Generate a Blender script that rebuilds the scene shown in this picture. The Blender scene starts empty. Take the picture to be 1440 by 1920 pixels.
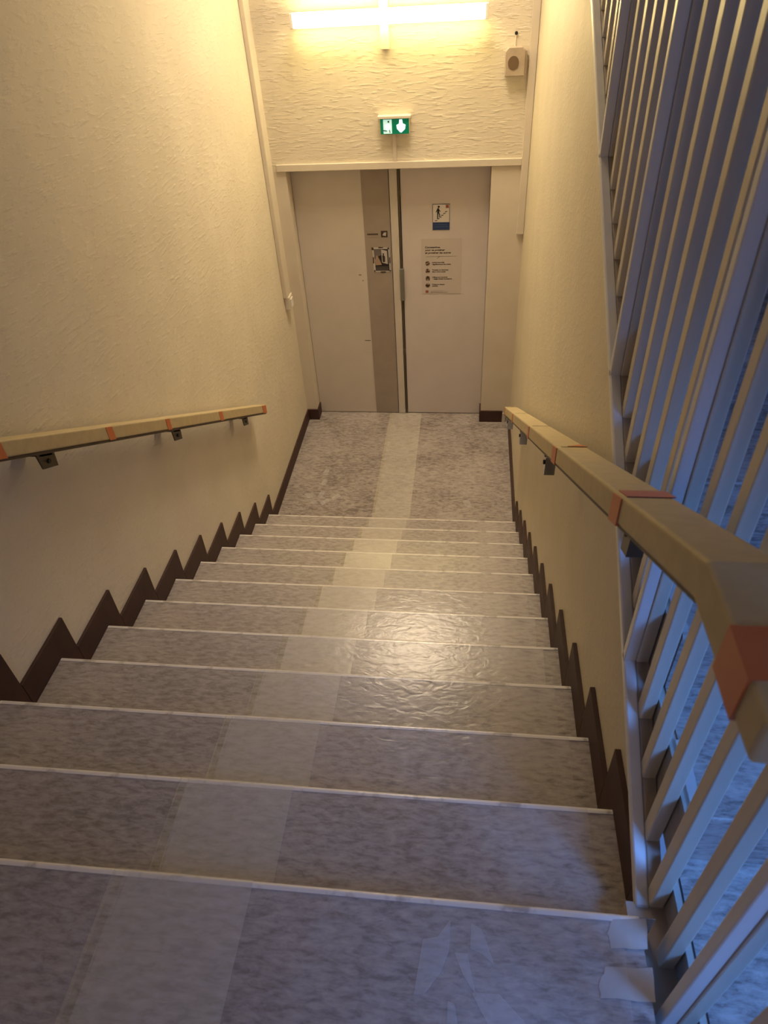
import bpy, bmesh, math, random
from mathutils import Vector, Matrix

# ------------------------------------------------------------------ camera, light, exposure
SC = bpy.context.scene
COL = SC.collection
CAM_POS = (-0.3703, -0.5338, 1.4547)
PITCH, YAW, ROLL, F_PX = 0.7092, 0.1490, -0.0686, 1299.6


def make_camera():
    cp, sp = math.cos(PITCH), math.sin(PITCH)
    Z = Matrix.Rotation(YAW, 3, 'Z')
    right = Z @ Vector((1, 0, 0))
    fwd = Z @ Vector((0, cp, -sp))
    up = Z @ Vector((0, sp, cp))
    cr, sr = math.cos(ROLL), math.sin(ROLL)
    r2 = cr * right + sr * up
    u2 = -sr * right + cr * up
    cam = bpy.data.cameras.new('camera')
    ob = bpy.data.objects.new('camera', cam)
    COL.objects.link(ob)
    m = Matrix((r2, u2, -fwd)).transposed().to_4x4()
    m.translation = CAM_POS
    ob.matrix_world = m
    cam.sensor_fit = 'VERTICAL'
    cam.sensor_height = 24.0
    cam.lens = F_PX / 1920 * 24.0
    cam.clip_start = 0.02
    cam.dof.use_dof = True
    cam.dof.focus_distance = 3.2
    cam.dof.aperture_fstop = 4.2
    SC.camera = ob


make_camera()

world = bpy.data.worlds.new('world')
SC.world = world
world.use_nodes = True
world.node_tree.nodes['Background'].inputs[0].default_value = (0.10, 0.22, 0.62, 1)
world.node_tree.nodes['Background'].inputs[1].default_value = 0.6

SC.view_settings.view_transform = 'Standard'
SC.view_settings.look = 'None'
SC.view_settings.exposure = 0.2
SC.view_settings.gamma = 1.0
SC.view_settings.use_curve_mapping = False

TUBE_STRENGTH = 18.0
BACK_WINDOW_WATTS = 3.6
SIDE_WINDOW_WATTS = 15.0
WARM_FILL_WATTS = 68.0


def area_light(name, loc, target, sx, sy, watts, color, spread=180.0):
    l = bpy.data.lights.new(name, 'AREA')
    l.shape = 'RECTANGLE'
    l.size, l.size_y = sx, sy
    l.energy = watts
    l.spread = math.radians(spread)
    l.color = color
    o = bpy.data.objects.new(name, l)
    o.location = loc
    d = Vector(target) - Vector(loc)
    o.rotation_euler = d.to_track_quat('-Z', 'Y').to_euler()
    COL.objects.link(o)
    return o


# daylight through the two windows of the upper landing, behind and to the right of the viewer
area_light('back_window_daylight', (-0.12, -2.36, 1.75), (-0.75, 0.8, 0.1), 0.7, 1.1, BACK_WINDOW_WATTS, (0.62, 0.60, 1.0), 120.0)
area_light('side_window_daylight', (1.49, -0.75, 1.60), (0.80, 0.05, 0.0), 1.3, 1.0, SIDE_WINDOW_WATTS, (0.11, 0.34, 1.0), 62.0)
# warm fill light added on the ceiling above the lower steps
area_light('warm_fill_light', (-0.80, 3.6, 2.715), (-0.80, 3.5, 0.0), 0.7, 1.6, WARM_FILL_WATTS, (1.0, 0.79, 0.55), 128.0)
# ------------------------------------------------------------------ numbers
T, R = 0.29, 0.1665          # tread depth, riser height
XL, XR = -1.794, 0.014       # wall planes
SL = R / T
NS = 12
ZF = -NS * R                 # lower landing
YP, YD = 4.718, 4.839        # pilaster face, door face
YB = -2.45                   # wall behind the viewer
ZC = 2.75                    # ceiling
XFAR = 1.55                  # far side wall of the up flight
rnd = random.Random(7)

# ------------------------------------------------------------------ materials


def new_mat(name):
    m = bpy.data.materials.new(name)
    m.use_nodes = True
    nt = m.node_tree
    return m, nt, nt.nodes['Principled BSDF']


def plain(name, color, rough=0.5, metal=0.0, emit=None, estr=0.0, coat=0.0):
    m, nt, b = new_mat(name)
    b.inputs['Base Color'].default_value = (*color, 1)
    b.inputs['Roughness'].default_value = rough
    b.inputs['Metallic'].default_value = metal
    b.inputs['Coat Weight'].default_value = coat
    if emit:
        b.inputs['Emission Color'].default_value = (*emit, 1)
        b.inputs['Emission Strength'].default_value = estr
    return m


def coords(nt, scale=(1, 1, 1)):
    tc = nt.nodes.new('ShaderNodeTexCoord')
    mp = nt.nodes.new('ShaderNodeMapping')
    mp.inputs['Scale'].default_value = scale
    nt.links.new(tc.outputs['Object'], mp.inputs['Vector'])
    return mp.outputs['Vector']


def noise(nt, vec, scale, detail=4.0, rough=0.55, dist=0.0):
    n = nt.nodes.new('ShaderNodeTexNoise')
    n.inputs['Scale'].default_value = scale
    n.inputs['Detail'].default_value = detail
    n.inputs['Roughness'].default_value = rough
    n.inputs['Distortion'].default_value = dist
    nt.links.new(vec, n.inputs['Vector'])
    return n.outputs['Fac']


def ramp(nt, fac, stops):
    r = nt.nodes.new('ShaderNodeValToRGB')
    while len(r.color_ramp.elements) < len(stops):
        r.color_ramp.elements.new(0.5)
    for e, (p, c) in zip(r.color_ramp.elements, stops):
        e.position = p
        e.color = (*c, 1)
    nt.links.new(fac, r.inputs['Fac'])
    return r.outputs['Color']


def bump(nt, bsdf, height, strength, dist):
    bp = nt.nodes.new('ShaderNodeBump')
    bp.inputs['Strength'].default_value = strength
    bp.inputs['Distance'].default_value = dist
    nt.links.new(height, bp.inputs['Height'])
    nt.links.new(bp.outputs['Normal'], bsdf.inputs['Normal'])


def mottled(name, stops, scale, stretch=(1, 1, 1), rough=0.6, bump_s=0.0, bump_d=0.002, bscale=None,
            bstretch=None, detail=5.0, lumps=False):
    m, nt, b = new_mat(name)
    v = coords(nt, stretch)
    f = noise(nt, v, scale, detail)
    nt.links.new(ramp(nt, f, stops), b.inputs['Base Color'])
    b.inputs['Roughness'].default_value = rough
    if bump_s:
        v2 = coords(nt, bstretch or stretch)
        h = noise(nt, v2, bscale or scale, 4.0, 0.6)
        if lumps:
            h = ramp(nt, h, [(0.50, (0, 0, 0)), (0.72, (1, 1, 1))])
        bump(nt, b, h, bump_s, bump_d)
    return m


W1, W2 = (0.70, 0.635, 0.505), (0.75, 0.685, 0.55)
M = {}
M['wall'] = mottled('wall_paint', [(0.35, W1), (0.65, W2)], 3.0, rough=0.62, bump_s=0.30, bump_d=0.005,
                    bscale=30.0, bstretch=(1.0, 0.5, 1.9), lumps=True)
M['wall_far'] = mottled('wall_paint_far', [(0.35, W1), (0.65, W2)], 3.0, rough=0.6, bump_s=0.42, bump_d=0.007,
                        bscale=30.0, bstretch=(0.5, 1, 1.9), lumps=True)
M['wall_right'] = mottled('wall_paint_right', [(0.3, (0.63, 0.56, 0.42)), (0.7, (0.68, 0.61, 0.46))], 4.0, rough=0.55,
                          bump_s=0.35, bump_d=0.003, bscale=45.0, bstretch=(1, 0.7, 1.2), lumps=True)
M['paint_smooth'] = mottled('smooth_cream_paint', [(0.3, (0.66, 0.59, 0.48)), (0.7, (0.70, 0.63, 0.52))], 6.0, rough=0.5)
M['ceiling'] = plain('ceiling_paint', (0.74, 0.70, 0.62), 0.8)
M['skirting'] = mottled('dark_brown_skirting', [(0.3, (0.038, 0.014, 0.010)), (0.7, (0.060, 0.023, 0.016))], 9.0, rough=0.62)
M['white_metal'] = mottled('white_metal_paint', [(0.3, (0.70, 0.70, 0.70)), (0.7, (0.76, 0.75, 0.74))], 14.0, rough=0.34)


def chipped(name, c1, c2):
    m, nt, b = new_mat(name)
    v = coords(nt, (1, 1, 0.6))
    base = ramp(nt, noise(nt, v, 10.0), [(0.3, c1), (0.7, c2)])
    vo = nt.nodes.new('ShaderNodeTexVoronoi')
    vo.inputs['Scale'].default_value = 22.0
    nt.links.new(v, vo.inputs['Vector'])
    th = nt.nodes.new('ShaderNodeMath')
    th.operation = 'LESS_THAN'
    th.inputs[1].default_value = 0.10
    nt.links.new(vo.outputs['Distance'], th.inputs[0])
    mx = nt.nodes.new('ShaderNodeMix')
    mx.data_type = 'RGBA'
    nt.links.new(th.outputs[0], mx.inputs[0])
    nt.links.new(base, mx.inputs[6])
    mx.inputs[7].default_value = (0.025, 0.022, 0.02, 1)
    nt.links.new(mx.outputs[2], b.inputs['Base Color'])
    b.inputs['Roughness'].default_value = 0.4
    return m


M['beige_bar_shade'] = chipped('beige_paint_and_bar_shade', (0.40, 0.34, 0.28), (0.46, 0.39, 0.32))  # beige base paints in the bars' shade on the white string; chips are wear
M['bar_paint'] = mottled('bar_shade_toned_paint', [(0.3, (0.64, 0.58, 0.49)), (0.7, (0.69, 0.63, 0.53))], 12.0, rough=0.38)  # thin white bars toned beige to carry the shade between them


def lino(name, dark, mid, light, rough, wrinkle):
    m, nt, b = new_mat(name)
    v = coords(nt, (0.5, 1.5, 1.5))
    f1 = noise(nt, v, 50.0, 8.0, 0.70, 0.3)
    f2 = noise(nt, coords(nt, (0.8, 1.2, 1)), 3.2, 3.0)
    mx = nt.nodes.new('ShaderNodeMath')
    mx.operation = 'MULTIPLY_ADD'
    nt.links.new(f2, mx.inputs[0])
    mx.inputs[1].default_value = 0.35
    nt.links.new(f1, mx.inputs[2])
    nt.links.new(ramp(nt, mx.outputs[0], [(0.54, dark), (0.67, mid), (0.82, light)]), b.inputs['Base Color'])
    b.inputs['Roughness'].default_value = rough
    bump(nt, b, noise(nt, coords(nt, (0.6, 1.4, 1)), 22.0, 4.0), wrinkle, 0.003)
    return m


LD, LM, LL = (0.155, 0.130, 0.120), (0.315, 0.276, 0.258), (0.43, 0.385, 0.362)
M['lino'] = lino('grey_lino', LD, LM, LL, 0.42, 0.25)
M['concrete'] = mottled('bare_concrete', [(0.3, (0.36, 0.32, 0.28)), (0.7, (0.46, 0.42, 0.37))], 18.0, rough=0.8)
M['nosing'] = mottled('film_nosing_highlight', [(0.34, (0.40, 0.37, 0.34)), (0.44, (0.78, 0.75, 0.71))], 16.0, (1, 1, 1), rough=0.3)  # pale edge colour paints the highlight on the whitish folded film
M['gap'] = plain('dark_gap', (0.02, 0.018, 0.016), 0.9)
M['dark_lino_edge'] = plain('black_lino_edge', (0.015, 0.014, 0.016), 0.6)


def film(name, color, fac, rough, wrinkle, wr_scale=16.0, shine=True):
    m, nt, b = new_mat(name)
    b.inputs['Base Color'].default_value = (*color, 1)
    b.inputs['Roughness'].default_value = rough
    h = noise(nt, coords(nt, (0.7, 1.3, 1.0)), wr_scale, 3.0, 0.5, 1.2)
    bump(nt, b, h, wrinkle, 0.006)
    tr = nt.nodes.new('ShaderNodeBsdfTransparent')
    gl = nt.nodes.new('ShaderNodeBsdfGlossy')
    gl.inputs['Roughness'].default_value = rough
    bp = [n for n in nt.nodes if n.type == 'BUMP'][0]
    nt.links.new(bp.outputs['Normal'], gl.inputs['Normal'])
    if not shine:
        m1 = nt.nodes.new('ShaderNodeMixShader')
        m1.inputs[0].default_value = fac
        nt.links.new(tr.outputs[0], m1.inputs[1])
        nt.links.new(b.outputs[0], m1.inputs[2])
        out = [n for n in nt.nodes if n.type == 'OUTPUT_MATERIAL'][0]
        nt.links.new(m1.outputs[0], out.inputs['Surface'])
        return m
    m1 = nt.nodes.new('ShaderNodeMixShader')
    m1.inputs[0].default_value = fac
    nt.links.new(tr.outputs[0], m1.inputs[1])
    nt.links.new(b.outputs[0], m1.inputs[2])
    m2 = nt.nodes.new('ShaderNodeMixShader')
    m2.inputs[0].default_value = 0.05
    nt.links.new(m1.outputs[0], m2.inputs[1])
    nt.links.new(gl.outputs[0], m2.inputs[2])
    out = [n for n in nt.nodes if n.type == 'OUTPUT_MATERIAL'][0]
    nt.links.new(m2.outputs[0], out.inputs['Surface'])
    return m


M['film'] = film('clear_plastic_film', (0.95, 0.88, 0.86), 0.15, 0.24, 0.24, 24.0)
M['film_band'] = film('milky_film_band', (0.92, 0.87, 0.77), 0.30, 0.26, 0.24)
M['tape_yellow'] = film('yellowed_tape', (0.90, 0.83, 0.60), 0.20, 0.4, 0.2, shine=False)
M['tape_clear'] = film('cloudy_clear_tape', (0.72, 0.70, 0.70), 0.45, 0.35, 0.3, shine=False)
M['masking'] = mottled('beige_masking_tape', [(0.3, (0.41, 0.37, 0.33)), (0.7, (0.48, 0.435, 0.39))], 30.0, rough=0.7)
M['residue'] = film('pale_sticker_residue', (0.78, 0.75, 0.74), 0.17, 0.5, 0.2, shine=False)
M['wrap'] = mottled('beige_rail_wrap', [(0.3, (0.48, 0.39, 0.22)), (0.7, (0.56, 0.455, 0.26))], 30.0, (1, 1, 1), rough=0.55)
M['orange'] = plain('orange_tape', (0.56, 0.165, 0.055), 0.42)
M['pink_tape'] = plain('faded_red_tape', (0.50, 0.16, 0.11), 0.42)
M['rail_wood'] = plain('dark_rail_core', (0.05, 0.032, 0.02), 0.5)
M['dark_steel'] = plain('dark_steel', (0.09, 0.075, 0.055), 0.4, 0.6)
M['chrome'] = plain('polished_steel', (0.42, 0.44, 0.48), 0.16, 1.0)
M['door_paint'] = mottled('door_cream_paint', [(0.3, (0.60, 0.545, 0.475)), (0.7, (0.645, 0.585, 0.51))], 5.0, rough=0.5)
M['door_paint_b'] = mottled('door_pale_paint', [(0.3, (0.62, 0.56, 0.53)), (0.7, (0.66, 0.60, 0.565))], 5.0, rough=0.5)
M['door_strip'] = mottled('taupe_panel', [(0.3, (0.33, 0.275, 0.225)), (0.7, (0.375, 0.315, 0.265))], 7.0, rough=0.5)
M['steel_grey'] = plain('grey_latch_steel', (0.23, 0.225, 0.19), 0.45, 0.5)
M['rod'] = plain('tarnished_rod', (0.12, 0.10, 0.07), 0.45, 0.5)
M['plastic_cream'] = plain('cream_plastic', (0.72, 0.66, 0.54), 0.4)
M['sounder'] = mottled('grubby_plastic', [(0.3, (0.40, 0.32, 0.23)), (0.7, (0.47, 0.39, 0.29))], 20.0, rough=0.5)
M['grille'] = plain('brown_grille', (0.15, 0.095, 0.05), 0.7)
M['white_plastic'] = plain('white_plastic', (0.80, 0.77, 0.70), 0.4)
M['tube'] = plain('lit_diffuser', (0.9, 0.85, 0.7), 0.4, emit=(1.0, 0.79, 0.35), estr=TUBE_STRENGTH)
M['exit_green'] = plain('exit_green', (0.0, 0.17, 0.085), 0.3, emit=(0.0, 0.30, 0.16), estr=0.18)
M['exit_pale'] = plain('exit_lit_pale', (0.6, 0.75, 0.7), 0.3, emit=(0.32, 0.62, 0.56), estr=0.75)
M['exit_glow'] = plain('exit_lit_cyan', (0.7, 0.9, 0.9), 0.3, emit=(0.28, 1.0, 0.92), estr=1.3)
M['exit_white'] = plain('exit_lit_white', (0.8, 0.95, 0.95), 0.3, emit=(0.62, 1.0, 1.0), estr=1.6)
M['exit_dark'] = plain('exit_dark', (0.01, 0.07, 0.05), 0.4)
M['paper'] = plain('white_paper', (0.70, 0.65, 0.60), 0.6)
M['poster'] = plain('poster_paper', (0.58, 0.52, 0.47), 0.35)
M['ink'] = plain('black_ink', (0.015, 0.012, 0.012), 0.5)
M['ink_soft'] = plain('dark_brown_ink', (0.05, 0.03, 0.022), 0.5)
M['red_print'] = plain('red_print', (0.36, 0.10, 0.06), 0.5)
M['blue_print'] = plain('blue_print', (0.022, 0.05, 0.15), 0.45)
M['blue_line'] = plain('blue_line_print', (0.07, 0.10, 0.21), 0.45)
M['grey_print'] = plain('grey_print', (0.16, 0.14, 0.13), 0.5)
M['pale_print'] = plain('pale_print', (0.52, 0.48, 0.44), 0.5)
M['skin_print'] = plain('tan_print', (0.36, 0.25, 0.18), 0.5)
M['glass'] = plain('window_glass', (0.9, 0.95, 1.0), 0.05)
M['glass'].node_tree.nodes['Principled BSDF'].inputs['Transmission Weight'].default_value = 1.0

# ------------------------------------------------------------------ builders
WORLD = {}


def link(o, parent=None, wloc=(0, 0, 0)):
    COL.objects.link(o)
    WORLD[o.name] = Vector(wloc)
    if parent is not None:
        o.parent = parent
        o.location = Vector(wloc) - WORLD[parent.name]
    else:
        o.location = wloc
    return o


def empty(name, loc, label, cat, group=None):
    o = bpy.data.objects.new(name, None)
    o.empty_display_size = 0.1
    link(o, None, loc)
    tag(o, label, cat, group)
    return o


def tag(o, label=None, cat=None, group=None, kind=None):
    if label:
        o['label'] = label
    if cat:
        o['category'] = cat
    if group:
        o['group'] = group
    if kind:
        o['kind'] = kind
    return o


def struct(o):
    o['kind'] = 'structure'
    return o


def build(name, bm, mat, parent=None, label=None, smooth=False, recalc=True):
    """World-space bmesh -> one object with its origin at the middle of its base."""
    if recalc:
        bmesh.ops.recalc_face_normals(bm, faces=bm.faces[:])
    xs = [v.co.x for v in bm.verts]
    ys = [v.co.y for v in bm.verts]
    zs = [v.co.z for v in bm.verts]
    w = Vector(((min(xs) + max(xs)) / 2, (min(ys) + max(ys)) / 2, min(zs)))
    bmesh.ops.translate(bm, verts=bm.verts[:], vec=-w)
    me = bpy.data.meshes.new(name)
    bm.to_mesh(me)
    bm.free()
    if smooth:
        for p in me.polygons:
            p.use_smooth = True
    for m in (mat if isinstance(mat, (list, tuple)) else [mat]):
        me.materials.append(m)
    o = bpy.data.objects.new(name, me)
    link(o, parent, w)
    if label:
        o['label'] = label
    return o


def add_box(bm, a, b, bevel=0.0, seg=2):
    t = bmesh.new()
    bmesh.ops.create_cube(t, size=1.0)
    for v in t.verts:
        v.co = Vector([(a[i] + b[i]) / 2 + v.co[i] * (b[i] - a[i]) for i in range(3)])
    if bevel:
        bmesh.ops.bevel(t, geom=t.edges[:], offset=bevel, segments=seg, affect='EDGES', profile=0.5)
    merge(bm, t)
    return bm


def merge(bm, t):
    me = bpy.data.meshes.new('tmp')
    t.to_mesh(me)
    t.free()
    bm.from_mesh(me)
    bpy.data.meshes.remove(me)


def box(a, b, bevel=0.0, seg=2):
    return add_box(bmesh.new(), a, b, bevel, seg)


def add_prism(bm, pts, axis, lo, hi, bevel=0.0):
    """pts: 2-D outline in the two other axes (cyclic order y,z / x,z / x,y)."""
    t = bmesh.new()

    def P(p, h):
        if axis == 0:
            return (h, p[0], p[1])
        if axis == 1:
            return (p[0], h, p[1])
        return (p[0], p[1], h)
    A = [t.verts.new(P(p, lo)) for p in pts]
    B = [t.verts.new(P(p, hi)) for p in pts]
    n = len(pts)
    t.faces.new(A)
    t.faces.new(B[::-1])
    for i in range(n):
        t.faces.new((A[i], A[(i + 1) % n], B[(i + 1) % n], B[i]))
    bmesh.ops.recalc_face_normals(t, faces=t.faces[:])
    if bevel:
        bmesh.ops.bevel(t, geom=t.edges[:], offset=bevel, segments=1, affect='EDGES')
    merge(bm, t)
    return bm


def prism(pts, axis, lo, hi, bevel=0.0):
    return add_prism(bmesh.new(), pts, axis, lo, hi, bevel)


def add_cyl(bm, c, r, depth, axis='Z', seg=20):
    t = bmesh.new()
    bmesh.ops.create_cone(t, cap_ends=True, segments=seg, radius1=r, radius2=r, depth=depth)
    rot = {'Z': Matrix(), 'Y': Matrix.Rotation(math.pi / 2, 4, 'X'), 'X': Matrix.Rotation(math.pi / 2, 4, 'Y')}[axis]
    bmesh.ops.transform(t, matrix=Matrix.Translation(c) @ rot, verts=t.verts[:])
    merge(bm, t)
    return bm


def disc_pts(cx, cz, r, n=14, sz=1.0):
    return [(cx + r * math.cos(2 * math.pi * i / n), cz + sz * r * math.sin(2 * math.pi * i / n)) for i in range(n)]


def add_text(bm, s, x, z, y, size, bold=0.0, italic=0.0, width=None):
    """Flat printed lettering on a plane facing -Y, left/baseline at (x, z)."""
    cu = bpy.data.curves.new('txt', 'FONT')
    cu.body = s
    cu.size = size
    cu.offset = bold
    cu.shear = italic
    cu.extrude = 0.0002
    cu.resolution_u = 2
    o = bpy.data.objects.new('txt', cu)
    COL.objects.link(o)
    bpy.context.view_layer.update()
    me = bpy.data.meshes.new_from_object(o)
    xs = [v.co.x for v in me.vertices]
    k = 1.0
    if width and xs:
        k = width / (max(xs) - min(xs))
    x0 = min(xs) if xs else 0
    for v in me.vertices:
        a, b, c = v.co
        v.co = (x + (a - x0) * k, y - c, z + b)
    bm.from_mesh(me)
    bpy.data.objects.remove(o)
    bpy.data.curves.remove(cu)
    bpy.data.meshes.remove(me)
    return bm


# ------------------------------------------------------------------ room shell
# walls
struct(build('wall_left', box((XL - 0.12, YB - 0.1, ZF - 0.1), (XL, YP + 0.3, ZC)), M['wall']))

bm = bmesh.new()   # far wall with the door recess
add_box(bm, (XL, YP, 0.10), (XR + 0.05, YP + 0.25, ZC))
struct(build('wall_far', bm, M['wall_far']))
bm = bmesh.new()
add_box(bm, (XL, YP, ZF - 0.1), (-1.702, YP + 0.25, 0.10))
add_box(bm, (-0.238, YP, ZF - 0.1), (XR + 0.05, YP + 0.25, 0.10))
struct(build('wall_door_reveal', bm, M['paint_smooth']))

RAIL0 = -0.1137


def rail_z(y):
    return SL * y + RAIL0


# wall under the up flight (its top follows the string)
Y1 = 0.06
pts = [(0.0, ZF - 0.1), (YP, ZF - 0.1), (YP, rail_z(YP) - 0.03), (Y1, rail_z(Y1) - 0.03), (Y1, -0.11), (0.0, -0.11)]
struct(build('wall_right', prism(pts, 0, XR, 0.055), M['wall_right']))
# side wall beyond the up flight, wall behind, ceiling
SY0, SY1, SZ0, SZ1 = -1.50, 0.0, 0.95, 2.15
bm = bmesh.new()
add_box(bm, (XFAR, YB - 0.1, -0.2), (XFAR + 0.12, SY0, ZC + 2.0))
add_box(bm, (XFAR, SY1, -0.2), (XFAR + 0.12, YP + 0.3, ZC + 2.0))
add_box(bm, (XFAR, SY0, -0.2), (XFAR + 0.12, SY1, SZ0))
add_box(bm, (XFAR, SY0, SZ1), (XFAR + 0.12, SY1, ZC + 2.0))
struct(build('wall_stairwell', bm, M['wall']))
w = struct(build('window_2', box((XFAR + 0.069, SY0 + 0.04, SZ0 + 0.04), (XFAR + 0.075, SY1 - 0.04, SZ1 - 0.04)), M['glass']))
bm = bmesh.new()
for a, b in (((SY0, SZ0), (SY1, SZ0 + 0.05)), ((SY0, SZ1 - 0.05), (SY1, SZ1)), ((SY0, SZ0), (SY0 + 0.05, SZ1)),
             ((SY1 - 0.05, SZ0), (SY1, SZ1)), ((-0.775, SZ0), (-0.725, SZ1))):
    add_box(bm, (XFAR + 0.05, a[0], a[1]), (XFAR + 0.1, b[0], b[1]))
build('window_frame', bm, M['white_plastic'], w)
struct(build('wall_end', box((0.055, YP - 0.6, -0.2), (XFAR, YP - 0.5, ZC + 2.0)), M['wall']))
WX0, WX1, WZ0, WZ1 = -0.60, 0.36, 1.05, 2.40
bm = bmesh.new()
add_box(bm, (XL - 0.12, YB - 0.12, -0.2), (WX0, YB, ZC))
add_box(bm, (WX1, YB - 0.12, -0.2), (XFAR + 0.12, YB, ZC))
add_box(bm, (WX0, YB - 0.12, -0.2), (WX1, YB, WZ0))
add_box(bm, (WX0, YB - 0.12, WZ1), (WX1, YB, ZC))
struct(build('wall_back', bm, M['wall']))
w = build('window_1', box((WX0 + 0.04, YB - 0.075, WZ0 + 0.04), (WX1 - 0.04, YB - 0.069, WZ1 - 0.04)), M['glass'])
struct(w)
bm = bmesh.new()
for a, b in (((WX0, WZ0), (WX1, WZ0 + 0.05)), ((WX0, WZ1 - 0.05), (WX1, WZ1)), ((WX0, WZ0), (WX0 + 0.05, WZ1)),
             ((WX1 - 0.05, WZ0), (WX1, WZ1)), ((-0.145, WZ0), (-0.095, WZ1))):
    add_box(bm, (a[0], YB - 0.1, a[1]), (b[0], YB - 0.05, b[1]))
build('window_frame', bm, M['white_plastic'], w)
struct(build('ceiling', box((XL - 0.12, YB - 0.12, ZC), (0.6, YP + 0.3, ZC + 0.1)), M['ceiling']))

# floors
struct(build('floor', box((XL, YB, -0.16), (-0.018, -0.002, 0.0)), M['lino']))
bm = box((0.072, YB, -0.16), (XFAR, 0.12, 0.0))
struct(build('floor', bm, M['lino']))
struct(build('floor', box((XL, 11 * T - 0.02, ZF - 0.1), (0.055, YD + 0.15, ZF)), M['lino']))
# slot between the two landings in which the bars stand, and the bare edge of the right slab
struct(build('trim_1', box((-0.018, YB, -0.16), (0.056, Y1, -0.09)), M['beige_bar_shade']))
struct(build('trim_2', box((0.056, YB, -0.16), (0.0695, 0.115, -0.001)), M['concrete']))
struct(build('trim_3', box((0.0695, YB, -0.10), (0.072, 0.115, 0.001)), M['dark_lino_edge']))
# lintel band and batten on the far wall
struct(build('trim_4', box((XL + 0.03, YP - 0.016, 0.104), (-0.036, YP, 0.150), 0.003), M['paint_smooth']))
struct(build('trim_5', box((-0.036, YP - 0.022, -0.36), (XR - 0.002, YP, ZC), 0.002), M['paint_smooth']))

# ------------------------------------------------------------------ flights of steps


def nosing_pts(y, z, r=0.007, n=5):
    """Rounded front edge of a tread whose nose is at (y, z)."""
    return [(y - r + r * math.sin(a), z - r + r * math.cos(a)) for a in [math.pi / 2 * i / n for i in range(n + 1)]]


def step_piece(parent, x0, x1, y0, yn, z, drop, mat, up=1):
    """up=1: the flight falls towards +Y, nose at yn; up=-1: the nose is at the near end."""
    if up > 0:
        pts = [(y0, z - drop)] + [(y0, z)] + nosing_pts(yn, z) + [(yn, z - drop)]
    else:
        pts = [(y0, z - drop)] + [(y0, z)] + [(2 * yn - p[0], p[1]) for p in nosing_pts(yn, z)] + [(yn, z - drop)]
    return build('step', prism(pts, 0, x0, x1), mat, parent)


def nosing_strip(parent, x0, x1, yn, z, up=1, mat=None):
    e = 0.0016
    outer = nosing_pts(yn + e, z + e, 0.0085, 5)
    inner = nosing_pts(yn - 0.002, z - 0.002, 0.0052, 5)
    pts = [(outer[0][0] - 0.006, z + e)] + outer + [(yn + e, z - 0.012)] + [(yn - 0.002, z - 0.012)] + inner[::-1] + \
          [(outer[0][0] - 0.006, z - 0.002)]
    if up < 0:
        pts = [(2 * yn - p[0], p[1]) for p in pts]
    return build('nosing', prism(pts, 0, x0, x1), mat or M['nosing'], parent)


down = empty('staircase', (-0.89, 1.6, ZF),
             'straight flight of grey lino steps under wrinkled plastic film, going down to the double door', 'staircase')
# step 0 is the front edge of the upper landing
for k in range(0, NS):
    y0 = (k - 1) * T if k else -0.09
    if k:
        s = step_piece(down, XL + 0.001, XR - 0.001, y0, k * T, -k * R, R + 0.02, M['lino'])
    else:
        s = build('step', box((XL + 0.001, -0.0019, -R - 0.02), (XR - 0.001, 0.0, -0.005)), M['lino'], down)
    nosing_strip(s, XL + 0.012, (0.0 if k else -0.018), k * T, -k * R)

upf = empty('staircase', (0.8, 0.12, 0.0), 'flight of grey lino steps going up behind the white metal bars', 'staircase')
for k in range(1, 10):
    yn = 0.115 + (k - 1) * T
    z = k * R
    s = step_piece(upf, 0.074, XFAR - 0.001, yn + T + 0.02, yn, z, R - 0.001 if k == 1 else R + 0.06, M['lino'], up=-1)
    nosing_strip(s, 0.074, XFAR - 0.002, yn, z, up=-1, mat=M['lino'])
    build('concrete_edge', box((0.056, yn + 0.004, z - (R - 0.002 if k == 1 else R + 0.05)), (0.0735, yn + T, z - 0.004)), M['concrete'], s)
    bm = prism([(yn + 0.01, z + 0.001), (yn + 0.15, z + 0.001), (yn + 0.16, z + 0.003), (yn + 0.01, z + 0.003)], 0, 0.068, 0.088)
    build('loose_tape', bm, M['tape_clear'], s)

# ------------------------------------------------------------------ skirting boards
SH, SW = 0.115, 0.09


def skirt_pts(k):
    yk = k * T
    return [((k - 1) * T + SW + 0.001, -k * R + 0.0005), (yk, -k * R + 0.0005), (yk + 0.0005, -(k + 1) * R + 0.0005),
            (yk + SW, -(k + 1) * R + 0.0005), (yk + SW, -k * R + SH), ((k - 1) * T + SW + 0.001, -k * R + SH)]


bl = bpy.data.objects.new('baseboard_left', None)
link(bl, None, (XL, 1.6, ZF))
struct(bl)
br = bpy.data.objects.new('baseboard_right', None)
link(br, None, (XR, 1.6, ZF))
struct(br)
for k in range(0, NS):
    p = skirt_pts(k)
    if k == 0:
        p = [(-1.2, 0.0005)] + p[1:5] + [(-1.2, SH)]
    build('skirting_piece', prism(p, 0, XL + 0.0002, XL + 0.012, 0.0012), M['skirting'], bl)
    if k == 0:
        p = [(0.002, -R), (SW, -R), (SW, rail_z(SW) - 0.031), (0.047, rail_z(0.047) - 0.031), (0.002, -0.12)]
    if k == 1:
        p = p[:5] + [(0.162, -R + SH), (p[5][0], rail_z(p[5][0]) - 0.031)]
    build('skirting_piece', prism(p, 0, 0.0, XR - 0.0003, 0.0012), M['skirting'], br)
ya = 11 * T + SW + 0.001
build('skirting_piece', box((XL + 0.0002, ya, ZF), (XL + 0.012, YP - 0.0005, ZF + 0.105), 0.0015), M['skirting'], bl)
build('skirting_piece', box((XL + 0.0125, YP - 0.012, ZF), (-1.691, YP - 0.0003, ZF + 0.105), 0.0015), M['skirting'], bl)
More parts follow.
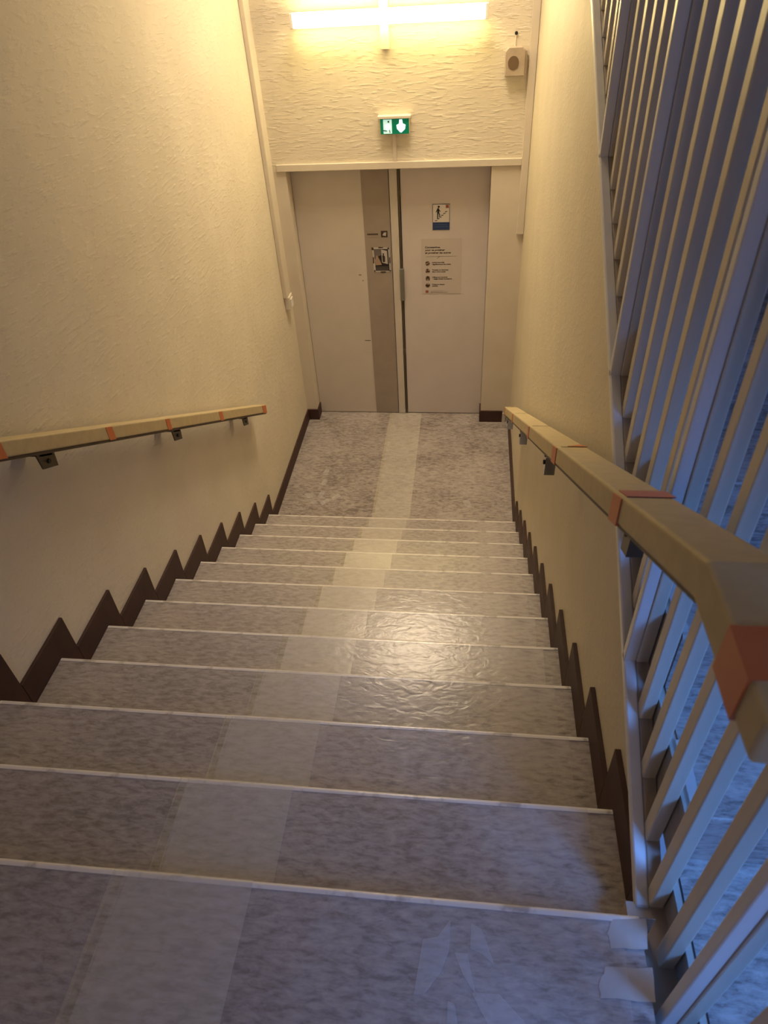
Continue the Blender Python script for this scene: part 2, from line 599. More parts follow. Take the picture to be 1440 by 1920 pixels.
build('skirting_piece', box((-1.7018, YP, ZF), (-1.691, YD - 0.004, ZF + 0.105), 0.0015), M['skirting'], bl)
build('skirting_piece', box((0.0, ya, ZF), (XR - 0.0003, YP - 0.013, ZF + 0.105), 0.0015), M['skirting'], br)
build('skirting_piece', box((-0.249, YP - 0.012, ZF), (-0.05, YP - 0.0003, ZF + 0.112), 0.0015), M['skirting'], br)
build('skirting_piece', box((-0.249, YP, ZF), (-0.2382, YD - 0.004, ZF + 0.112), 0.0015), M['skirting'], br)
build('skirting_end_block', box((-0.05, YP - 0.012, ZF), (-0.02, YP - 0.0003, ZF + 0.09), 0.0015), M['door_paint'], br, 'short cream painted end of the skirting')

# ------------------------------------------------------------------ plastic film and floor tape


def film_mesh(x0, x1, ya, yb, off, seed=0, wobble=0.0):
    """Ribbon that follows landing, risers and treads from ya to yb."""
    line = []
    if ya < 0:
        line.append((ya, off))
    for k in range(0, NS):
        if k and k * T < ya:
            continue
        if k and not line:
            line.append((ya, -k * R + off))
        line += [(p[0] + off, p[1] + off) for p in nosing_pts(k * T, -k * R, 0.009)]
        line.append((k * T + off, -(k + 1) * R + off))
    if yb > 11 * T:
        line.append((yb, ZF + off))
    r = random.Random(seed)
    bm = bmesh.new()
    rows = []
    for (y, z) in line:
        a = r.uniform(-wobble, wobble)
        rows.append((bm.verts.new((x0 + a, y, z)), bm.verts.new((x1 + a * 0.6, y, z))))
    for p, q in zip(rows, rows[1:]):
        bm.faces.new((p[0], p[1], q[1], q[0]))
    return bm


o = build('plastic_film', film_mesh(-1.03, -0.055, -0.30, 11 * T + 0.012, 0.0024, 1, 0.006), M['film'], recalc=False)
tag(o, 'wrinkled clear plastic film stuck over the right two thirds of the descending steps', 'film')
o = build('plastic_film', film_mesh(XL + 0.016, -1.055, -0.30, 11 * T + 0.010, 0.0024, 2, 0.004), M['film'], recalc=False)
tag(o, 'clear plastic film stuck over the left third of the descending steps', 'film')
band = build('tape_band', film_mesh(-1.036, -0.766, -0.62, YD - 0.01, 0.0034, 3, 0.002), M['film_band'], recalc=False)
tag(band, 'milky straight band of film running down the middle of the stairs to the door', 'tape')
build('tape_margin', film_mesh(-1.058, -1.034, -0.62, YD - 0.01, 0.0040, 4, 0.002), M['tape_yellow'], band, 'yellowed narrow left margin', recalc=False)


def flat_patch(pts, z, h=0.0012):
    return prism(pts, 2, z + 0.0008, z + 0.0008 + h)


def torn(pts, seed):
    r = random.Random(seed)
    out = []
    for i, p in enumerate(pts):
        q = pts[(i + 1) % len(pts)]
        out.append(p)
        for t in (0.33, 0.66):
            out.append((p[0] + (q[0] - p[0]) * t + r.uniform(-.0025, .0025), p[1] + (q[1] - p[1]) * t + r.uniform(-.0025, .0025)))
    return out


for i, (p, lab) in enumerate((
        ([(-0.078, -0.06), (-0.012, -0.055), (-0.006, -0.004), (-0.067, -0.010), (-0.082, -0.035)],
         'beige masking tape patch at the landing corner, the one nearer the step edge'),
        ([(-0.107, -0.140), (-0.013, -0.137), (-0.009, -0.084), (-0.092, -0.090), (-0.106, -0.118)],
         'beige masking tape patch beside the bars, the one farther from the step edge'))):
    o = build('tape_patch', flat_patch(torn(p, i), 0.0), M['masking'])
    tag(o, lab, 'tape', 'masking tape patches at the landing edge')
    ys = [q[1] for q in p]
    bm = box((-0.0165, min(ys) + 0.006, -0.05), (-0.0152, max(ys) - 0.004, 0.0016))
    build('folded_flap', bm, M['tape_clear'], o, 'end folded over the slab edge')

arrow = empty('floor_arrow', (-1.48, 3.7, ZF), 'broken pale arrow sticker on the lower landing left of the tape band', 'arrow')
for (x, y, a, l) in ((-1.497, 3.93, 1.5, .085), (-1.492, 3.79, 1.45, .085), (-1.488, 3.635, 1.4, .085), (-1.585, 3.615, -0.75, .085),
                     (-1.535, 3.545, -0.8, .09), (-1.445, 3.545, 0.85, .09), (-1.365, 3.605, 0.8, .085)):
    c, s_ = math.cos(a), math.sin(a)
    q = [(-l / 2, -.019), (l / 2 - .012, -.021), (l / 2, .018), (-l / 2 + .012, .021)]
    build('arrow_piece', flat_patch([(x + c * u - s_ * v, y + s_ * u + c * v) for u, v in q], ZF, 0.0008), M['residue'], arrow)
o = build('sticker_remnant', flat_patch([(-0.375, 3.60), (-0.325, 3.615), (-0.305, 3.56), (-0.33, 3.52), (-0.36, 3.55)], ZF, 0.0008), M['residue'])
tag(o, 'small pale sticker remnant on the right of the lower landing floor', 'sticker')

arrow = empty('floor_arrow', (-0.36, -0.1, 0.0), 'torn pale arrow sticker on the upper landing right of the tape band', 'arrow')
for p in ([(-0.371, -0.037), (-0.395, -0.070), (-0.421, -0.075), (-0.432, -0.165), (-0.412, -0.160), (-0.385, -0.125), (-0.372, -0.09)],
          [(-0.332, -0.040), (-0.312, -0.050), (-0.290, -0.105), (-0.315, -0.088), (-0.333, -0.084)],
          [(-0.362, -0.092), (-0.338, -0.092), (-0.330, -0.128), (-0.322, -0.155), (-0.345, -0.128)],
          [(-0.330, -0.152), (-0.282, -0.150), (-0.225, -0.200), (-0.19, -0.245), (-0.262, -0.245), (-0.292, -0.212)],
          [(-0.372, -0.168), (-0.36, -0.172), (-0.352, -0.21), (-0.372, -0.22)]):
    build('arrow_piece', flat_patch(p, 0.0022, 0.0008), M['residue'], arrow)

# ------------------------------------------------------------------ bar screen on the string of the up flight
scr = empty('bar_screen', (0.025, 0.6, 0.0), 'white metal bars, the thin ones tinted beige for shade, standing in a row on the sloping string on the right', 'railing')
yt = 4.3


def sloped(x0, x1, h, y0, y1, bevel=0.0):
    return prism([(y0, rail_z(y0) - h), (y0, rail_z(y0)), (y1, rail_z(y1)), (y1, rail_z(y1) - h)], 0, x0, x1, bevel)


build('string_rail', sloped(0.0, 0.026, 0.0295, 0.05, yt, 0.003), M['white_metal'], scr, 'white painted outer flat of the string')
build('string_rail', sloped(0.0265, 0.055, 0.0295, 0.05, yt, 0.002), M['beige_bar_shade'], scr, 'chipped inner flat of the string, bar shade painted on in beige')


def bar_mesh(name, x0, x1, d, mat, bevel):
    bm = box((x0, -d, 0.0), (x1, 0.0, 1.0), 0.0)
    vert = [e for e in bm.edges if abs((e.verts[0].co - e.verts[1].co).z) > 0.5]
    bmesh.ops.bevel(bm, geom=vert, offset=bevel, segments=2, affect='EDGES', profile=0.5)
    bmesh.ops.recalc_face_normals(bm, faces=bm.faces[:])
    me = bpy.data.meshes.new(name)
    bm.to_mesh(me)
    bm.free()
    me.materials.append(mat)
    return me


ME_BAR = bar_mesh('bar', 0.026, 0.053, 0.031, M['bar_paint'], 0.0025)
ME_POST = bar_mesh('post', 0.0, 0.0258, 0.022, M['white_metal'], 0.003)
STEP = 0.1055
y_post = 0.497
i0 = -7
for i in range(i0, 26):
    y = y_post + i * STEP + 0.006
    zb = rail_z(y - 0.014) - 0.008 if y > 0.05 else -0.09
    z1 = ZC - 0.001
    if z1 - zb < 0.3:
        continue
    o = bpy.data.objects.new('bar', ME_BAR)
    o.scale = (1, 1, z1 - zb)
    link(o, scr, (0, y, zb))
    if i % 6 == 0:
        yq = y - 0.006
        zb = rail_z(yq - 0.022) - 0.004 if yq > 0.05 else -0.09
        o = bpy.data.objects.new('post', ME_POST)
        o.scale = (1, 1, z1 - zb)
        link(o, scr, (0, yq, zb))

# ------------------------------------------------------------------ handrails


def rail_bar(pathpts, x0, x1, h, bevel=0.006):
    """Solid bar in the YZ plane through top points pathpts, vertical thickness h."""
    top = pathpts
    bot = [(y, z - h) for y, z in pathpts][::-1]
    bm = prism(top + bot, 0, x0, x1)
    es = [e for e in bm.edges if abs(e.verts[0].co.x - e.verts[1].co.x) < 1e-6]
    bmesh.ops.bevel(bm, geom=es, offset=bevel, segments=3, affect='EDGES', profile=0.5)
    return bm


def tape_ring(y, wd, x0, x1, cz, h, e=0.0022, lvl=None):
    """Tape wound round the rail at y (along the slope, or level at height lvl)."""
    def zt(yy):
        return cz - SL * yy if lvl is None else lvl
    a, b = y - wd / 2, y + wd / 2
    return prism([(a, zt(a) - h - e), (b, zt(b) - h - e), (b, zt(b) + e), (a, zt(a) + e)], 0, x0 - e, x1 + e)


def bracket(parent, y, z, xw, xr, mat, side, thick=0.006, half=0.042, drop=0.054):
    """Bent flat steel bracket: wall plate, arm, upright tab under the rail. side=+1 wall on the left."""
    s = side
    b = bmesh.new()
    lo, hi = sorted((xw, xr))
    add_prism(b, [(y - 0.03, z + SL * 0.03 - 0.010), (y - 0.03, z + SL * 0.03 - 0.003), (y + 0.03, z - SL * 0.03 - 0.003), (y + 0.03, z - SL * 0.03 - 0.010)], 0, lo, hi)
    lo, hi = sorted((xr - s * thick, xr))
    pts = [(y - half, z + SL * half - 0.002), (y + half, z - SL * half - 0.002), (y + half * 0.86, z - SL * half - drop + 0.004), (y - half * 0.86, z + SL * half * 0.86 - drop - 0.004)]
    add_prism(b, pts, 0, lo, hi)
    o = build('bracket', b, mat, parent)
    bb = bmesh.new()
    add_cyl(bb, (xr + s * 0.002, y, z - 0.03), 0.008, 0.006, 'X', 10)
    build('bolt', bb, M['gap'], o)
    return o


# left rail
HL = 0.934
lx0, lx1 = -1.762, -1.690
left = empty('handrail', (-1.726, 1.6, HL - SL * 1.6 - 0.06), 'handrail wrapped in beige padding with orange tape bands, on the left wall', 'handrail')
la, lb = 0.02, 3.30
lin = lambda a, b, c: [(a, c - SL * a), (b, c - SL * b)]
build('wrapped_rail', rail_bar(lin(la, lb, HL), lx0, lx1, 0.060), M['wrap'], left)
build('rail_core', prism([(la, HL - SL * la - 0.070), (lb - .01, HL - SL * (lb - .01) - 0.070), (lb - .01, HL - SL * (lb - .01) - 0.0605), (la, HL - SL * la - 0.0605)], 0, lx0 + 0.01, lx1 - 0.002), M['rail_wood'], left, 'dark wooden underside of the rail')
for y, wd in ((0.95, 0.040), (1.505, 0.042), (1.955, 0.038), (2.548, 0.045), (3.265, 0.075)):
    a, b = y - wd / 2, y + wd / 2
    build('tape_ring', prism([(a, HL - SL * a - 0.0615), (b, HL - SL * b - 0.0615), (b, HL - SL * b - 0.004), (a, HL - SL * a - 0.004)], 0, lx1 - 0.012, lx1 + 0.0012), M['orange'], left)
for y in (1.14, 2.03, 2.92, 0.25):
    bracket(left, y, HL - SL * y - 0.070, XL + 0.0005, lx1 - 0.012, M['dark_steel'], 1)

# right rail: slopes with the stairs, then runs level towards the viewer
HR = 0.930
rx0, rx1 = -0.112, -0.030
right = empty('handrail', (-0.07, 1.6, HR - SL * 1.6 - 0.06), 'handrail wrapped in beige padding with orange tape, in front of the right wall and bars', 'handrail')
ra, rb = 0.020, 3.48
zl = HR - SL * ra
hr = 0.060
bm = rail_bar([(-0.182, zl + 0.008), (ra, zl), (rb, HR - SL * rb)], rx0, rx1, hr)
build('wrapped_rail', bm, M['wrap'], right)
bm = prism([(ra, HR - SL * ra - 0.067), (rb - .01, HR - SL * (rb - .01) - 0.067), (rb - .01, HR - SL * (rb - .01) - 0.0605), (ra, HR - SL * ra - 0.0605)], 0, rx0 + 0.004, rx1 - 0.01)
build('rail_core', bm, M['rail_wood'], right, 'dark wooden underside of the rail')
for y, wd in ((1.13, 0.075), (1.87, 0.05), (2.75, 0.06), (3.44, 0.05)):
    a, b = y - wd / 2, y + wd / 2
    e = 0.002
    build('tape_ring', prism([(a, HR - SL * a - hr - e), (b, HR - SL * b - hr - e), (b, HR - SL * b - 0.004), (a, HR - SL * a - 0.004)], 0, rx0 - e, rx0 + 0.01), M['orange'], right)
    # wrap seam across the top
    build('wrap_seam', prism([(a, HR - SL * a + 0.0006), (a + 0.006, HR - SL * (a + .006) + 0.0006), (a + 0.006, HR - SL * (a + .006) + 0.0012), (a, HR - SL * a + 0.0012)], 0, rx0 + 0.01, rx1), M['rail_wood'], right)
y, wd = 0.395, 0.055
a, b = y - wd / 2, y + wd / 2
build('tape_ring', prism([(a, HR - SL * a - hr - .003), (b, HR - SL * b - hr - .003), (b, HR - SL * b - 0.004), (a, HR - SL * a - 0.004)], 0, rx0 - 0.0025, rx0 + 0.01), M['orange'], right)
bmt = prism([(a, HR - SL * a + 0.0025), (b, HR - SL * b + 0.0025), (b, HR - SL * b + 0.0005), (a, HR - SL * a + 0.0005)], 0, rx0 + 0.006, rx1 + 0.001)
build('tape_strip', bmt, M['pink_tape'], right, 'faded red tape across the top')
bmt = prism([(rx0 + 0.03, 1.105), (rx1 + 0.002, 1.10), (rx1 - 0.012, 1.155), (rx0 + 0.05, 1.125)], 2, 0, 0.0015)
for v in bmt.verts:
    v.co.z += HR - SL * v.co.y + 0.001
build('tape_strip', bmt, M['orange'], right, 'torn orange tape scrap on top')
# band on the level end
build('tape_ring', tape_ring(-0.105, 0.062, rx0, rx1, HR, hr, 0.0025, zl + 0.005), M['orange'], right)
for y in (1.36, 2.30, 3.20):
    bracket(right, y, HR - SL * y - 0.067, XR - 0.0005, rx0 + 0.008, M['chrome'], -1, 0.034, 0.019, 0.078)
bracket(right, 0.43, HR - SL * 0.43 - 0.067, 0.026, rx0 + 0.040, M['dark_steel'], -1, 0.03, 0.024, 0.08)

# ------------------------------------------------------------------ double door
dz0, dz1 = ZF + 0.006, 0.10
door = build('door_1', box((-1.702, YD + 0.055, ZF), (-0.238, YD + 0.09, 0.10)), M['gap'])
struct(door)
lf = build('door_leaf', box((-1.700, YD, dz0), (-0.978, YD + 0.05, dz1 - 0.002), 0.002), M['door_paint'], door, 'left leaf, cream, scuffed')
build('edge_panel', box((-1.180, YD - 0.003, dz0), (-0.980, YD + 0.0005, dz1 - 0.003)), M['door_strip'], lf, 'taupe strip down the closing edge')
build('cover_strip', box((-0.972, YD - 0.012, dz0), (-0.914, YD + 0.03, dz1 - 0.003), 0.003), M['door_paint'], lf, 'cream cover strip over the door joint')
for (x, z, w_) in ((-1.238, -0.71, 0.022), (-1.218, -0.757, 0.012), (-1.215, -1.28, 0.05)):
    build('scratch', box((x - w_ / 2, YD - 0.0008, z), (x + w_ / 2, YD + 0.0005, z + 0.005)), M['ink_soft'], lf)
rf = build('door_leaf', box((-0.892, YD, dz0), (-0.240, YD + 0.05, dz1 - 0.002), 0.002), M['door_paint_b'], door, 'right leaf, paler cream')
bm = bmesh.new()
add_cyl(bm, (-0.903, YD - 0.006, (dz0 + dz1) / 2), 0.0075, dz1 - dz0 - 0.02, 'Z', 10)
build('locking_rod', bm, M['rod'], rf, 'thin tarnished locking rod')
build('latch', box((-0.918, YD - 0.03, -0.915), (-0.884, YD + 0.001, -0.655), 0.004), M['steel_grey'], rf, 'grey steel latch case')
build('rod_guide', box((-0.914, YD - 0.014, -0.115), (-0.892, YD + 0.001, -0.07), 0.002), M['rod'], rf)
build('rod_guide', box((-0.914, YD - 0.014, -1.40), (-0.892, YD + 0.001, -1.35), 0.002), M['rod'], rf)

# ------------------------------------------------------------------ notices on the door
y = YD


def panel(name, x0, x1, z0, z1, mat, parent=None, yy=None, th=0.001, label=None):
    yy = y - 0.0012 if yy is None else yy
    return build(name, box((x0, yy - th, z0), (x1, yy + th * 0.2, z1)), mat, parent, label)


# stair pictogram
x0, x1, z0, z1 = -0.657, -0.529, -0.366, -0.178
sg = panel('stair_sign', x0, x1, z0, z1, M['ink'], th=0.0018)
tag(sg, 'small sign on the right door leaf, black figure climbing steps above a blue band', 'sign')
Wd, Ht = x1 - x0, z1 - z0
SX = lambda u: x0 + Wd * (u - 270) / 805.0
SZ = lambda v: z1 - Ht * (v - 320) / 1160.0
ys1 = y - 0.0034
panel('white_field', x0 + 0.003, x1 - 0.003, SZ(1128), z1 - 0.0035, M['paper'], sg, ys1 + 0.0006)
panel('blue_band', x0 + 0.001, x1 - 0.001, z0 + 0.001, SZ(1140), M['blue_print'], sg, ys1 + 0.0006)
bm = bmesh.new()
for v, a, b in ((1235, 340, 960), (1330, 360, 1000)):
    add_box(bm, (SX(a), ys1 - 0.001, SZ(v + 14)), (SX(b), ys1, SZ(v - 14)))
build('band_lines', bm, M['blue_line'], sg)
panel('red_square', SX(890), SX(1030), SZ(500), SZ(360), M['red_print'], sg, ys1 + 0.0002)
bm = bmesh.new()
P2 = lambda L: [(SX(u), SZ(v)) for u, v in L]
add_prism(bm, disc_pts(SX(560), SZ(440), Wd * 0.062), 1, ys1 - 0.0012, ys1)
add_prism(bm, P2([(505, 500), (560, 500), (590, 560), (580, 700), (490, 700), (480, 560)]), 1, ys1 - 0.0012, ys1)
add_prism(bm, P2([(490, 540), (505, 580), (445, 690), (415, 675)]), 1, ys1 - 0.0012, ys1)
add_prism(bm, P2([(560, 560), (650, 635), (650, 665), (550, 610)]), 1, ys1 - 0.0012, ys1)
add_prism(bm, P2([(485, 690), (540, 690), (530, 960), (485, 960)]), 1, ys1 - 0.0012, ys1)
add_prism(bm, P2([(525, 690), (578, 690), (625, 790), (615, 890), (580, 890), (580, 800)]), 1, ys1 - 0.0012, ys1)
build('walking_figure', bm, M['ink'], sg)
bm = bmesh.new()
for u, v in ((440, 1050), (545, 968), (645, 893), (725, 815), (830, 733), (910, 657)):
    add_prism(bm, P2([(u - 55, v - 8), (u + 52, v - 18), (u + 52, v + 10), (u - 55, v + 24)]), 1, ys1 - 0.0012, ys1)
build('step_marks', bm, M['ink'], sg)

# health notice
x0, x1, z0, z1 = -0.745, -0.438, -0.866, -0.432
po = panel('notice_poster', x0, x1, z0, z1, M['poster'], th=0.0012)
tag(po, 'tall pale notice with bold headline and four round icons, on the right door leaf', 'poster')
Wd, Ht = x1 - x0, z1 - z0
SX = lambda u: x0 + Wd * (u - 130) / 920.0
SZ = lambda v: z1 - Ht * (v - 210) / 1230.0
yq = y - 0.0026
bm = bmesh.new()
for s_, u1, v in (('Coronavirus,', 570, 408), ('pour se protéger', 680, 468), ('et protéger les autres', 815, 528)):
    build('headline', add_text(bmesh.new(), s_, SX(215), SZ(v), yq, 0.0185, 0.0007, 0.2, SX(u1) - SX(215)), M['ink_soft'], po)
bm = bmesh.new()
for u0, u1, v, s_ in ((375, 660, 735, 'Lavez-vous très'), (375, 815, 778, 'régulièrement les mains'),
                      (375, 760, 905, 'Toussez ou éternuez'), (375, 695, 945, 'dans votre coude'),
                      (375, 745, 1069, 'Utilisez un mouchoir'), (375, 840, 1108, 'à usage unique et jetez-le'),
                      (375, 670, 1236, 'Portez un masque'), (375, 510, 1272, 'jetable')):
    build('text_line', add_text(bmesh.new(), s_, SX(u0), SZ(v), yq, 0.0125, 0.0006, 0.0, SX(u1) - SX(u0)), M['ink_soft'], po)
bm = bmesh.new()
add_box(bm, (SX(235), yq - .0003, SZ(596)), (SX(510), yq, SZ(590)))
add_box(bm, (SX(505), yq - .0003, SZ(593)), (SX(950), yq, SZ(587)))
add_prism(bm, [(SX(480), SZ(640)), (SX(492), SZ(640)), (SX(560), SZ(592)), (SX(545), SZ(589))], 1, yq - .0003, yq)
build('rule', bm, M['grey_print'], po)
build('rule', box((SX(335), yq - .0003, SZ(1380)), (SX(640), yq, SZ(1376))), M['grey_print'], po)
build('rule', box((SX(335), yq - .0003, SZ(1416)), (SX(740), yq, SZ(1406))), M['grey_print'], po)
for n, (cu, cv) in enumerate(((270, 745), (270, 915), (272, 1080), (270, 1245))):
    ic = build('icon', prism(disc_pts(SX(cu), SZ(cv), Wd * 0.062, 18, 1.0), 1, yq - .0004, yq), M['skin_print'], po)
    bm = bmesh.new()
    q = lambda L: [(SX(cu + a), SZ(cv + b)) for a, b in L]
    if n == 0:
        add_prism(bm, q([(-40, 30), (45, -12), (50, 10), (-20, 48)]), 1, yq - .0008, yq - .0003)
        add_prism(bm, q([(-45, -30), (30, -45), (20, -28), (-40, -5)]), 1, yq - .0008, yq - .0003)
    elif n == 1:
        add_prism(bm, disc_pts(SX(cu - 5), SZ(cv - 30), Wd * 0.022), 1, yq - .0008, yq - .0003)
        add_prism(bm, q([(-48, 25), (-8, -12), (50, 2), (48, 28), (0, 20), (-40, 40)]), 1, yq - .0008, yq - .0003)
    elif n == 2:
        add_prism(bm, q([(-45, 50), (-35, -10), (-22, -45), (20, -45), (35, -10), (48, 50), (20, 50), (20, 10), (-20, 10), (-20, 50)]), 1, yq - .0008, yq - .0003)
    else:
        add_prism(bm, q([(-55, -15), (-15, -25), (10, -10), (55, -30), (40, 20), (0, 48), (-45, 25)]), 1, yq - .0008, yq - .0003)
    build('icon_mark', bm, M['ink_soft'], ic)
panel('red_square', SX(215), SX(285), SZ(1420), SZ(1362), M['red_print'], po, yq + 0.0004)

# black and white photo notice
x0, x1, z0, z1 = -1.126, -0.990, -0.684, -0.491
yph = YD - 0.0042
ph = build('photo_notice', box((x0, yph - 0.001, z0), (x1, yph + 0.001, z1)), M['pale_print'])
tag(ph, 'black and white picture with taped corners on the taupe door strip', 'poster')
Wd, Ht = x1 - x0, z1 - z0
SX = lambda u: x0 + Wd * (u - 400) / 480.0
SZ = lambda v: z1 - Ht * (v - 640) / 630.0
yy = yph - 0.0012
P2 = lambda L: [(SX(u), SZ(v)) for u, v in L]
layer = lambda L, m, nm, d=0: build(nm, prism(P2(L), 1, yy - 0.0006 - d, yy - d), m, ph)
layer([(435, 680), (830, 680), (850, 1235), (465, 1235)], M['ink'], 'picture_ground')
layer([(440, 690), (630, 690), (640, 830), (450, 900)], M['grey_print'], 'picture_wall', .0005)
layer([(640, 690), (800, 725), (810, 1065), (650, 1020)], M['pale_print'], 'picture_doorway', .0005)
layer([(450, 960), (505, 830), (540, 860), (600, 980), (640, 1080), (470, 1090)], M['skin_print'], 'picture_seated_figure', .0010)
layer([(670, 1010), (665, 850), (690, 820), (675, 790), (700, 780), (720, 800), (710, 830), (740, 870), (735, 1010)], M['ink_soft'], 'picture_standing_figure', .0010)
bm = bmesh.new()
for v in (1135, 1165, 1195, 1222):
    add_box(bm, (SX(480), yy - .0012, SZ(v + 6)), (SX(825), yy - .0005, SZ(v - 4)))
build('picture_lines', bm, M['grey_print'], ph)
for u0, v0, u1, v1 in ((380, 635, 432, 700), (570, 628, 700, 650), (820, 640, 862, 690), (400, 880, 430, 1040), (855, 890, 880, 1040),
                       (415, 1215, 450, 1260), (600, 1255, 740, 1282), (840, 1225, 895, 1250)):
    build('tape_corner', box((SX(u0), yy - .0012, SZ(v1)), (SX(u1), yy - .0002, SZ(v0))), M['ink_soft'], ph)

# small label beside an icon
lb_ = build('door_label', box((-1.168, YD - 0.0042, -0.414), (-0.996, YD - 0.0032, -0.362)), M['door_strip'])
tag(lb_, 'small taupe label with square icon, above the black and white picture', 'sign')
bm = bmesh.new()
xx = -1.158
for w_ in (.010, .012, .008, .013, .011, .009, .010):
    add_box(bm, (xx, YD - 0.0048, -0.395), (xx + w_, YD - 0.0041, -0.384))
    xx += w_ + 0.0016
build('label_text', bm, M['ink_soft'], lb_)
build('label_icon', box((-1.052, YD - 0.0050, -0.412), (-1.002, YD - 0.0041, -0.365)), M['ink_soft'], lb_)
build('icon_patch', prism([(-1.042, -0.398), (-1.015, -0.404), (-1.010, -0.376), (-1.030, -0.378)], 1, YD - 0.0056, YD - 0.0049), M['pale_print'], lb_)

# ------------------------------------------------------------------ things on the far wall
# tube lamp on its upright
ly0, ly1 = YP - 0.125, YP - 0.060
lx0_, lx1_ = -1.520, -0.300
lz0, lz1 = 0.952, 1.030
lamp = empty('tube_lamp', ((lx0_ + lx1_) / 2, YP - 0.06, lz0), 'lit long white tube lamp on a short upright, high on the far wall', 'lamp')
build('diffuser', box((lx0_ + 0.020, ly0, lz0), (lx1_ - 0.020, ly1, lz1), 0.008, 3), M['tube'], lamp)
for a, b in ((lx0_, lx0_ + 0.0195), (lx1_ - 0.0195, lx1_)):
    build('end_cap', box((a, ly0 - 0.001, lz0 - 0.001), (b, ly1 + 0.001, lz1 + 0.001), 0.003), M['white_plastic'], lamp)
build('housing', box((lx0_, ly1 + 0.0012, lz0 + 0.004), (lx1_, ly1 + 0.022, lz1 - 0.004), 0.002), M['white_plastic'], lamp)
build('upright', box((-0.972, YP - 0.0375, 0.812), (-0.915, YP - 0.001, 1.35), 0.003), M['plastic_cream'], lamp)

# emergency exit sign
ex0, ex1, ez0, ez1 = -0.998, -0.800, 0.330, 0.424
ey = YP - 0.045
ex = build('exit_sign', box((ex0, ey, ez0), (ex1, YP - 0.001, ez1), 0.003), M['plastic_cream'])
tag(ex, 'lit green emergency exit sign with white down arrow, above the door', 'sign')
build('hood', box((ex0 - 0.014, ey - 0.012, ez1 + 0.0005), (ex1 + 0.010, YP - 0.001, ez1 + 0.017), 0.002), M['plastic_cream'], ex)
build('green_panel', box((ex0 + 0.002, ey - 0.003, ez0 + 0.001), (ex1 - 0.002, ey - 0.0002, ez1 - 0.001)), M['exit_green'], ex)
build('lit_doorway', box((ex0 + 0.022, ey - 0.0045, ez0 + 0.005), (ex0 + 0.080, ey - 0.0031, ez1 - 0.004)), M['exit_pale'], ex)
build('glow_spot', prism(disc_pts(ex0 + 0.052, ez0 + 0.045, 0.019, 16), 1, ey - 0.0052, ey - 0.0046), M['exit_glow'], ex)
bm = bmesh.new()
add_prism(bm, disc_pts(ex0 + 0.058, ez1 - 0.017, 0.006), 1, ey - 0.0062, ey - 0.0053)
add_prism(bm, [(ex0 + 0.020, ez0 + 0.028), (ex0 + 0.046, ez0 + 0.024), (ex0 + 0.046, ez0 + 0.019), (ex0 + 0.020, ez0 + 0.022)], 1, ey - 0.0062, ey - 0.0053)
add_prism(bm, [(ex0 + 0.061, ez0 + 0.028), (ex0 + 0.066, ez0 + 0.026), (ex0 + 0.069, ez0 + 0.010), (ex0 + 0.064, ez0 + 0.010)], 1, ey - 0.0062, ey - 0.0053)
build('running_figure', bm, M['exit_dark'], ex)
cx = ex0 + 0.142
build('arrow', prism([(cx - 0.010, ez1 - 0.006), (cx + 0.008, ez1 - 0.006), (cx + 0.012, ez1 - 0.030), (cx + 0.030, ez1 - 0.038), (cx + 0.026, ez0 + 0.030),
                      (cx + 0.002, ez0 + 0.010), (cx - 0.008, ez0 + 0.012), (cx - 0.028, ez0 + 0.034), (cx - 0.030, ez1 - 0.038), (cx - 0.014, ez1 - 0.032)],
                     1, ey - 0.0046, ey - 0.0031), M['exit_white'], ex)
o = build('cable_duct', box((-0.921, YP - 0.012, 0.1515), (-0.897, YP - 0.001, 0.3285), 0.002), M['paint_smooth'])
tag(o, 'short painted cable duct between the exit sign and the lintel band', 'duct')

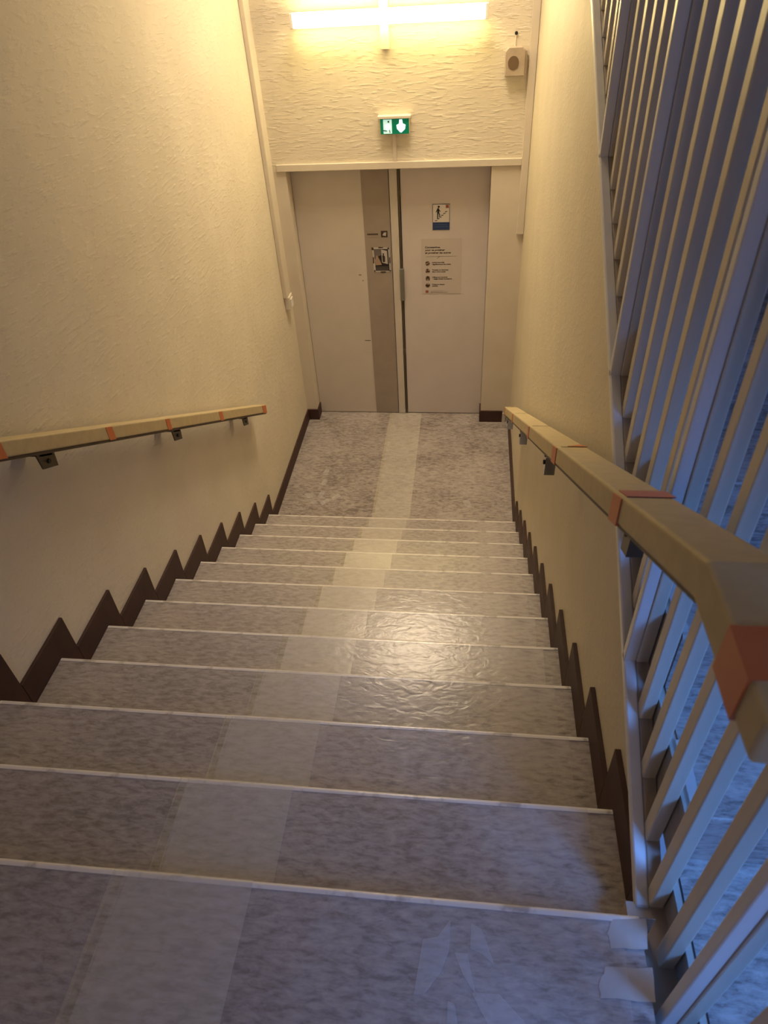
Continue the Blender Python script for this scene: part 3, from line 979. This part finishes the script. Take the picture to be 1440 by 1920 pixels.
# small sounder box with its hook
sx0, sx1, sz0, sz1 = -0.185, -0.062, 0.640, 0.795
so = empty('sounder', (-0.125, YP - 0.04, sz0), 'small grubby beige sounder box with round grille, high on the right of the far wall', 'alarm')
bm = prism([(sx0, sz0), (sx1, sz0), (sx1, sz1 - 0.02), (sx1 - 0.022, sz1), (sx0 + 0.02, sz1), (sx0, sz1 - 0.02)], 1, YP - 0.055, YP - 0.001, 0.003)
build('case', bm, M['sounder'], so)
build('grille', prism(disc_pts(-0.134, 0.712, 0.034, 20, 1.12), 1, YP - 0.0575, YP - 0.0545), M['grille'], so, 'round brown grille')
build('side_strip', box((sx1 + 0.001, YP - 0.045, sz0 + 0.01), (sx1 + 0.010, YP - 0.002, sz1 - 0.02)), M['sounder'], so)
bm = bmesh.new()
add_cyl(bm, (-0.126, YP - 0.004, 0.826), 0.003, 0.062, 'Z', 8)
build('cable', bm, M['plastic_cream'], so)
bm = bmesh.new()
add_cyl(bm, (-0.124, YP - 0.004, 0.862), 0.010, 0.007, 'Y', 12)
build('cable_hole', bm, M['gap'], so)

# trunking and switch on the left wall
tr = empty('cable_trunking', (XL + 0.015, 4.55, -0.73), 'painted vertical cable trunking running down the left wall to a small switch', 'trunking')
build('trunk', box((XL + 0.0005, 4.48, -0.745), (XL + 0.032, 4.60, ZC - 0.002), 0.004), M['paint_smooth'], tr)
o = empty('light_switch', (XL + 0.02, 4.55, -0.86), 'small cream surface switch at the lower end of the trunking on the left wall', 'switch')
build('switch_box', box((XL + 0.0005, 4.50, -0.845), (XL + 0.042, 4.60, -0.7465), 0.003), M['plastic_cream'], o)
build('rocker', box((XL + 0.0425, 4.515, -0.835), (XL + 0.052, 4.575, -0.765), 0.003), M['white_plastic'], o)

# unseen panel added on the ceiling to house the warm fill light
o = build('fill_light_panel', box((-1.18, 2.75, ZC - 0.028), (-0.42, 4.45, ZC - 0.0005), 0.006), M['white_plastic'])
tag(o, 'flat white panel added on the ceiling to house the warm fill light', 'lamp')
